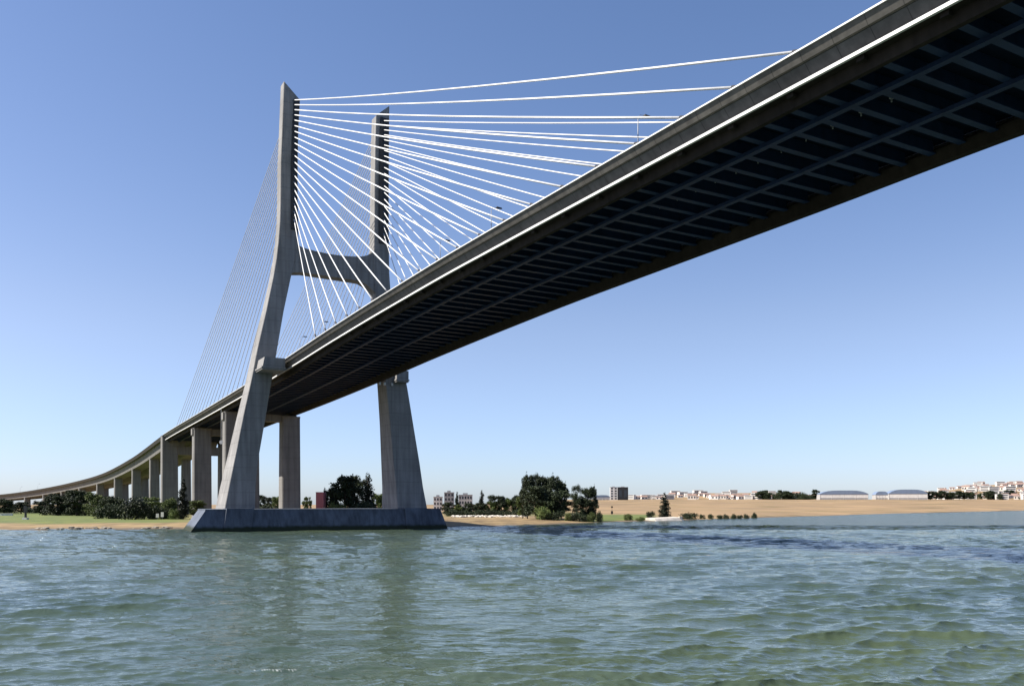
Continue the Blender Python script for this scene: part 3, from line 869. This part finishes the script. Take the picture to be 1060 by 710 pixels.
for x, yt, w, kind, mt, lb in hl:
    plant(kind, mt, x, 545, yt, w, lb, GH)
for i, x in enumerate((467, 480, 493, 506, 519, 532)):
    plant('bush', 'leaf_dark', x, 528, 525, 18, 'low dark bush in the hedge above the pale stones right of the pylon', 'hedge bushes above the pale stones')
# field on the right
plant('cypress', 'leaf_cypress', 688, 470, 510, 11, 'dark bottle-shaped cypress standing alone above the pale slipway')
plant('bush', 'leaf_dark', 673.5, 480, 525, 10, 'round dark bush left of the lone cypress on the field')
plant('bush', 'leaf_green', 650, 450, 529, 11, 'green bush on the short grass right of the big cluster')
plant('bush', 'leaf_green', 663, 445, 533, 10, 'low green bush at the grass end left of the pale slipway')
plant('bush', 'leaf_dark', 714, 490, 527, 20, 'wide dark bush at the right end of the pale slipway')
for i, x in enumerate((727, 736, 745, 752, 759, 766, 773)):
    plant('bush', 'leaf_dark', x, 505 + 4 * i, 530.5 - .15 * i, 7, 'small dark bush in the row along the water edge below the field', 'row of small bushes along the water edge')
plant('bush', 'leaf_dark', 781, 545, 528.5, 7, 'slightly taller dark bush at the right end of the shore row')

# ---------------------------------------------------------------- rocks
def rock_mesh(seed, mat):
    bm = bmesh.new()
    bmesh.ops.create_icosphere(bm, subdivisions=2, radius=1)
    r = random.Random(seed)
    ph = [r.uniform(0, 6) for _ in range(6)]
    for v in bm.verts:
        d = 1 + .22 * math.sin(v.co.x * 3 + ph[0]) + .18 * math.sin(v.co.y * 4 + ph[1]) + .15 * math.sin(v.co.z * 5 + v.co.x * 2 + ph[2]) + r.uniform(-.06, .06)
        v.co *= d
        v.co.z *= .6
    me = bpy.data.meshes.new('rock')
    bm.to_mesh(me); bm.free()
    me.materials.append(mat)
    return me
rocks = [rock_mesh(i, M['rock']) for i in range(3)]
pales = [rock_mesh(i + 9, M['pale_rock']) for i in range(3)]
rr = random.Random(4)
for i in range(34):
    x = rr.uniform(38, 186)
    ds_ = float(shore((x - CX) / F))
    Y = ds_ + rr.uniform(0, 10)
    p = at(x, Y)
    o = link_mesh('rock', rocks[i % 3])
    o.location = (p.x, p.y, gz(p.x, p.y) + .1)
    k = rr.uniform(.3, 1.0)
    o.scale = (k * 1.5, k, k)
    o.rotation_euler = (0, 0, rr.uniform(0, 6))
    tag(o, 'brown rock lying at the water edge of the left bank', 'rock', 'rocks along the left bank')
for i in range(70):
    x = 468 + 76 * i / 69 + rr.uniform(-.6, .6)
    Y = 500 + rr.uniform(-12, 12)
    p = at(x, Y)
    o = link_mesh('boulder', pales[i % 3])
    o.location = (p.x, p.y, gz(p.x, p.y) + .25)
    k = rr.uniform(.6, 1.25)
    o.scale = (k * 1.3, k, k)
    o.rotation_euler = (0, 0, rr.uniform(0, 6))
    tag(o, 'pale boulder in the stone bank below the hedge right of the pylon', 'boulder', 'pale boulders below the hedge')

# ---------------------------------------------------------------- buildings
def windows(mb, w, d, h, nx, nz, z0=1.0, depth=.12, fx=.55, fz=.55):
    """dark panes in the front wall, each a box of its own; returns them as separate builders"""
    out = []
    for k in range(nz):
        for i in range(nx):
            cx_ = -w / 2 + w * (i + .5) / nx
            cz = z0 + (h - z0) * (k + .5) / nz
            hw, hh = w / nx * fx / 2, (h - z0) / nz * fz / 2
            out.append(MB().box(cx_ - hw, cx_ + hw, -d / 2 - .06, -d / 2 + .05, cz - hh, cz + hh))
    return out
def block(name, x0, x1, Y, ytop, depth, wall, label, cat='building', nx=4, nz=4, group=None, roofmat=None, parapet=True):
    xm = (x0 + x1) / 2
    p = at(xm, Y)
    p.z = gz(p.x, p.y) - .3
    w = (x1 - x0) / F * Y
    h = z_px(ytop, Y) - p.z
    t = empty(name, p, -math.atan2(p.x, p.y) * .6)
    MB().box(-w / 2, w / 2, -depth / 2, depth / 2, 0, h).build('wall', M[wall], t)
    for m in windows(None, w, depth, h, nx, nz): m.build('window', M['pane'], t)
    m = MB()
    m.box(-w / 2 - .25, w / 2 + .25, -depth / 2 - .25, depth / 2 + .25, h + .003, h + .5)
    m.box(-w * .2, w * .15, -depth * .2, depth * .2, h + .5, h + 2.2)
    m.build('roof', M[roofmat or 'house_grey'], t)
    tag(t, label, cat, group)
    return t
block('apartment_block', 460, 470, 880, 509.5, 10, 'house_grey', 'grey apartment block with rows of dark windows right of the pylon', nx=3, nz=4)
block('apartment_block', 475, 489, 900, 512, 12, 'house_cream', 'cream apartment block behind the trees, right of the grey one', nx=5, nz=3)
block('apartment_block', 449, 458, 900, 514, 12, 'house_white', 'white apartment block partly behind the end of the pylon', nx=3, nz=3)
block('apartment_block', 631.5, 639, 2300, 503.8, 16, 'house_white', 'white tower block on the ridge, left of the dark one', nx=2, nz=5)
tw = block('apartment_block', 639.5, 650, 2290, 503.8, 18, 'black', 'dark twin-panel tower block standing on the ridge', nx=2, nz=1)
def hall(x0, x1, Y, ytop, depth, label, group, endcap=True, wallmat='house_white'):
    """industrial hall with a low barrel roof, white band and row of bay posts"""
    p = at((x0 + x1) / 2, Y); p.z = gz(p.x, p.y) - .3
    w = (x1 - x0) / F * Y
    h = z_px(ytop, Y) - p.z
    t = empty('warehouse', p, -math.atan2(p.x, p.y) * .5)
    wh = h * .62
    MB().box(-w / 2, w / 2, -depth / 2, depth / 2, 0, wh).build('wall', M['house_grey'], t)
    MB().box(-w / 2 + 1.5, w / 2 - 1.5, -depth / 2 - .2, -depth / 2 - .02, wh * .30, wh * .92).build('light_band', M[wallmat], t)
    rings = []
    for i in range(13):
        f = i / 12
        x = -w / 2 - .6 + (w + 1.2) * f
        z = wh + .003 + (h - wh) * (1 - (2 * f - 1) ** 4)
        rings.append([(x, -depth / 2 - .8, wh + .002 - .8), (x, depth / 2 + .8, wh + .002 - .8), (x, depth / 2 + .8, z + .1), (x, -depth / 2 - .8, z + .1)])
    MB().loft(rings).build('roof', M['blue_roof'], t)
    for k in range(5):
        xx = -w / 2 + 1 + (w - 2) * k / 4
        MB().box(xx - .35, xx + .35, -depth / 2 - .5, -depth / 2 - .22, 0, wh - .85).build('bay_post', M['house_white'], t)
    tag(t, label, 'warehouse', group)
GW = 'blue roofed halls on the ridge'
hall(616, 631, 2250, 512, 30, 'low blue roofed hall left of the white tower block', GW)
hall(848, 895, 2440, 507.3, 60, 'long blue hall with curved roof, the left one beyond the tan field', GW)
hall(905, 917, 2450, 508.2, 50, 'short blue hall between the two long curved ones', GW)
hall(919, 956, 2430, 506.3, 60, 'long blue hall with curved roof, the right one beside the town', GW)

def house_proto(w, d, h, rh, wall, roof, nx, nz):
    t = empty('house')
    MB().box(-w / 2, w / 2, -d / 2, d / 2, 0, h).build('wall', M[wall], t)
    e = .5
    m = MB()
    m.loft([[(-w / 2 - e, -d / 2 - e, h - .2), (-w / 2 - e, d / 2 + e, h - .2), (-w / 2 - e, 0, h + rh)], [(w / 2 + e, -d / 2 - e, h - .2), (w / 2 + e, d / 2 + e, h - .2), (w / 2 + e, 0, h + rh)]])
    m.build('roof', M[roof], t)
    for m in windows(None, w, d, h, nx, nz, z0=.5, fx=.5 if nx > 1 else .85, fz=.45): m.build('window', M['pane'], t)
    return t
protos = {
    'white': (house_proto(14, 10, 6.5, 2.6, 'house_white', 'tile', 2, 1), 'small white house with red tiled roof in the distant town'),
    'cream': (house_proto(17, 11, 8.5, 2.4, 'house_cream', 'tile', 3, 1), 'cream town house with red tiled roof in the distant town'),
    'flat': (house_proto(22, 12, 11, .8, 'house_white', 'house_grey', 1, 3), 'long white low block with flat grey roof in the distant town')}
used = set()
def town(kind, x, Y):
    o, lb = protos[kind]
    if kind in used: o = copy_tree(o)
    used.add(kind)
    p = at(x, Y)
    o.location = (p.x, p.y, gz(p.x, p.y) - .3)
    o.rotation_euler = (0, 0, rr.uniform(-.5, .5) - math.atan2(p.x, p.y) * .7)
    k = rr.uniform(1.0, 1.5)
    o.scale = (k, k, k * rr.uniform(.85, 1.15))
    tag(o, lb, 'house', {'white': 'white houses of the distant town', 'cream': 'cream houses of the distant town', 'flat': 'flat roofed blocks of the distant town'}[kind])
for i in range(50):
    town(('flat', 'white', 'flat', 'cream', 'white')[i % 5], 692 + (842 - 692) * (i + rr.uniform(-.3, .3)) / 49, rr.uniform(2480, 2900))
for i in range(14):
    town(('flat', 'white')[i % 2], 652 + 36 * (i + rr.uniform(-.3, .3)) / 13, rr.uniform(2480, 2700))
for i in range(105):
    town(('flat', 'white', 'flat', 'cream', 'white')[i % 5], 958 + 122 * rr.random(), 2500 + 850 * rr.random() ** 1.2)
for i in range(44):
    x = rr.choice((rr.uniform(780, 846), rr.uniform(955, 1075)))
    plant('broad' if i % 2 else 'bush', 'leaf_dark', x, rr.uniform(2470, 2560) if x < 900 else rr.uniform(2450, 3000), 507 + rr.uniform(-2, 4) if x < 900 else 507 + rr.uniform(-1, 4), rr.uniform(6, 16),
          'dark far-off tree among the houses of the distant town', 'trees in the distant town', 'tree')
for i in range(9):
    plant('broad', 'leaf_dark', 957 + 6 * i, 2440, 508.5 + rr.uniform(-1, 2) - .1 * i, 10, 'dark tree in the belt between the tan field and the right part of the town', 'tree belt below the distant town')

# ---------------------------------------------------------------- small things on the banks
# pale slipway wall
p0, p1 = at(676, 452), at(704.5, 462)
t = MB()
d = (p1 - p0); n_ = Vector((d.y, -d.x, 0)).normalized()
q = lambda p, k, z: (p.x + n_.x * k, p.y + n_.y * k, z)
t.hexa([q(p0, 3, -.5), q(p1, 3, -.5), q(p1, -6, -.5), q(p0, -6, -.5)], [q(p0, 1, 1.25), q(p1, 1, 1.7), q(p1, -6, 1.9), q(p0, -6, 1.5)])
t.box(p1.x - 1.0, p1.x + .4, p1.y - 2.6, p1.y + 1, -.4, 2.1)
tag(t.build('slipway', M['pale_rock']), 'pale concrete slipway at the water edge below the lone cypress', 'slipway')
# pink-red truck parked beyond the base
p = at(331, 420); p.z = gz(p.x, p.y)
tr = empty('truck', p, R(4))
w = 3.6; h = z_px(508.8, 420) - p.z
MB().box(-w / 2, w / 2, -.4, 8.2, 1.1, h).box(-w / 2 - .06, w / 2 + .06, -.5, -.405, h - .35, h + .02).build('cargo_box', M['red'], tr)
MB().box(-w / 2 + .1, w / 2 - .1, -.3, 10.6, .55, 1.08).build('chassis', M['black'], tr)
MB().hexa([(-1.3, 8.3, 1.09), (1.3, 8.3, 1.09), (1.3, 10.6, 1.09), (-1.3, 10.6, 1.09)], [(-1.3, 8.3, 3.2), (1.3, 8.3, 3.2), (1.25, 10.0, 3.2), (-1.25, 10.0, 3.2)]).build('cab', M['red'], tr)
MB().box(-1.2, 1.2, -.52, -.41, 1.15, 2.5).build('rear_door', M['house_white'], tr)
MB().box(-1.3, 1.3, -.5, -.41, 2.55, 2.95).build('rear_window', M['pane'], tr)
for sx_ in (-1, 1):
    for yy in (1.2, 2.6, 8.9):
        m = MB()
        m.tube([(sx_ * 1.05, yy, .5), (sx_ * 1.6, yy, .5)], .5, 14)
        m.build('wheel', M['rubber'], tr)
tag(tr, 'faded pink red box truck with white rear door parked between the pylon legs', 'truck')
# marker posts
p = at(26.5, 420); p.z = gz(p.x, p.y)
t = empty('marker_post', p)
MB().box(-1.1, 1.1, -1.1, 1.1, -.4, .9).build('foot', M['house_white'], t)
MB().tube([(0, 0, .9), (0, 0, 6.6)], [.55, .45], 10).box(-.75, .75, -.5, .5, 3.6, 6.2).build('post', M['black'], t)
tag(t, 'stout dark marker post on a white concrete foot on the left bank', 'post')
p = at(633.5, 620); p.z = gz(p.x, p.y)
t = empty('marker_post', p)
MB().tube([(0, 0, -.3), (0, 0, 4.9)], [.14, .12], 8).box(-.75, .75, -.12, .12, 0.3, 2.4).build('post', M['black'], t)
mb = MB()
mb.tube([(0, -.15, 5.3), (0, .15, 5.3)], .7, 14).build('round_board', M['black'], t)
tag(t, 'slim dark post with a round board standing on the tan field', 'post')
# white navigation disc hung from the back span
zt = ztop(S0 + 104)
p = at(229, 386)
t = MB().tube([(p.x, p.y - .15, z_px(457.2, 386)), (p.x, p.y + .15, z_px(457.2, 386))], .85, 20).tube([(p.x, p.y, z_px(457.2, 386) + .8), (p.x, p.y, ztop(400) - 3.6)], .09, 6)
tag(t.build('navigation_disc', M['white']), 'round white navigation disc hanging under the deck left of the near leg', 'navigation sign')
# low white wall and benches of the left bank
p = at(7, 560); p.z = gz(p.x, p.y)
tag(MB().box(p.x - 4, p.x + 4, p.y - .3, p.y + .3, p.z - .4, p.z + 1.3).box(p.x - 4.15, p.x + 4.15, p.y - .45, p.y + .45, p.z + 1.303, p.z + 1.45).build('low_wall', M['house_white']), 'low white wall on the grass at the far left edge', 'wall')
for x, y1, lb in ((163, 531, 'small white board left of the pylon base under the trees'), (168, 529.5, 'taller white board left of the pylon base under the trees')):
    p = at(x, 418); p.z = gz(p.x, p.y)
    h = z_px(y1, 418) - p.z
    t = empty('sign_board', p)
    MB().tube([(0, .1, -.2), (0, .1, h)], .07, 6).build('post', M['lampgrey'], t)
    MB().box(-.7, .7, -.05, .05, h * .35, h).build('board', M['house_white'], t)
    tag(t, lb, 'sign')
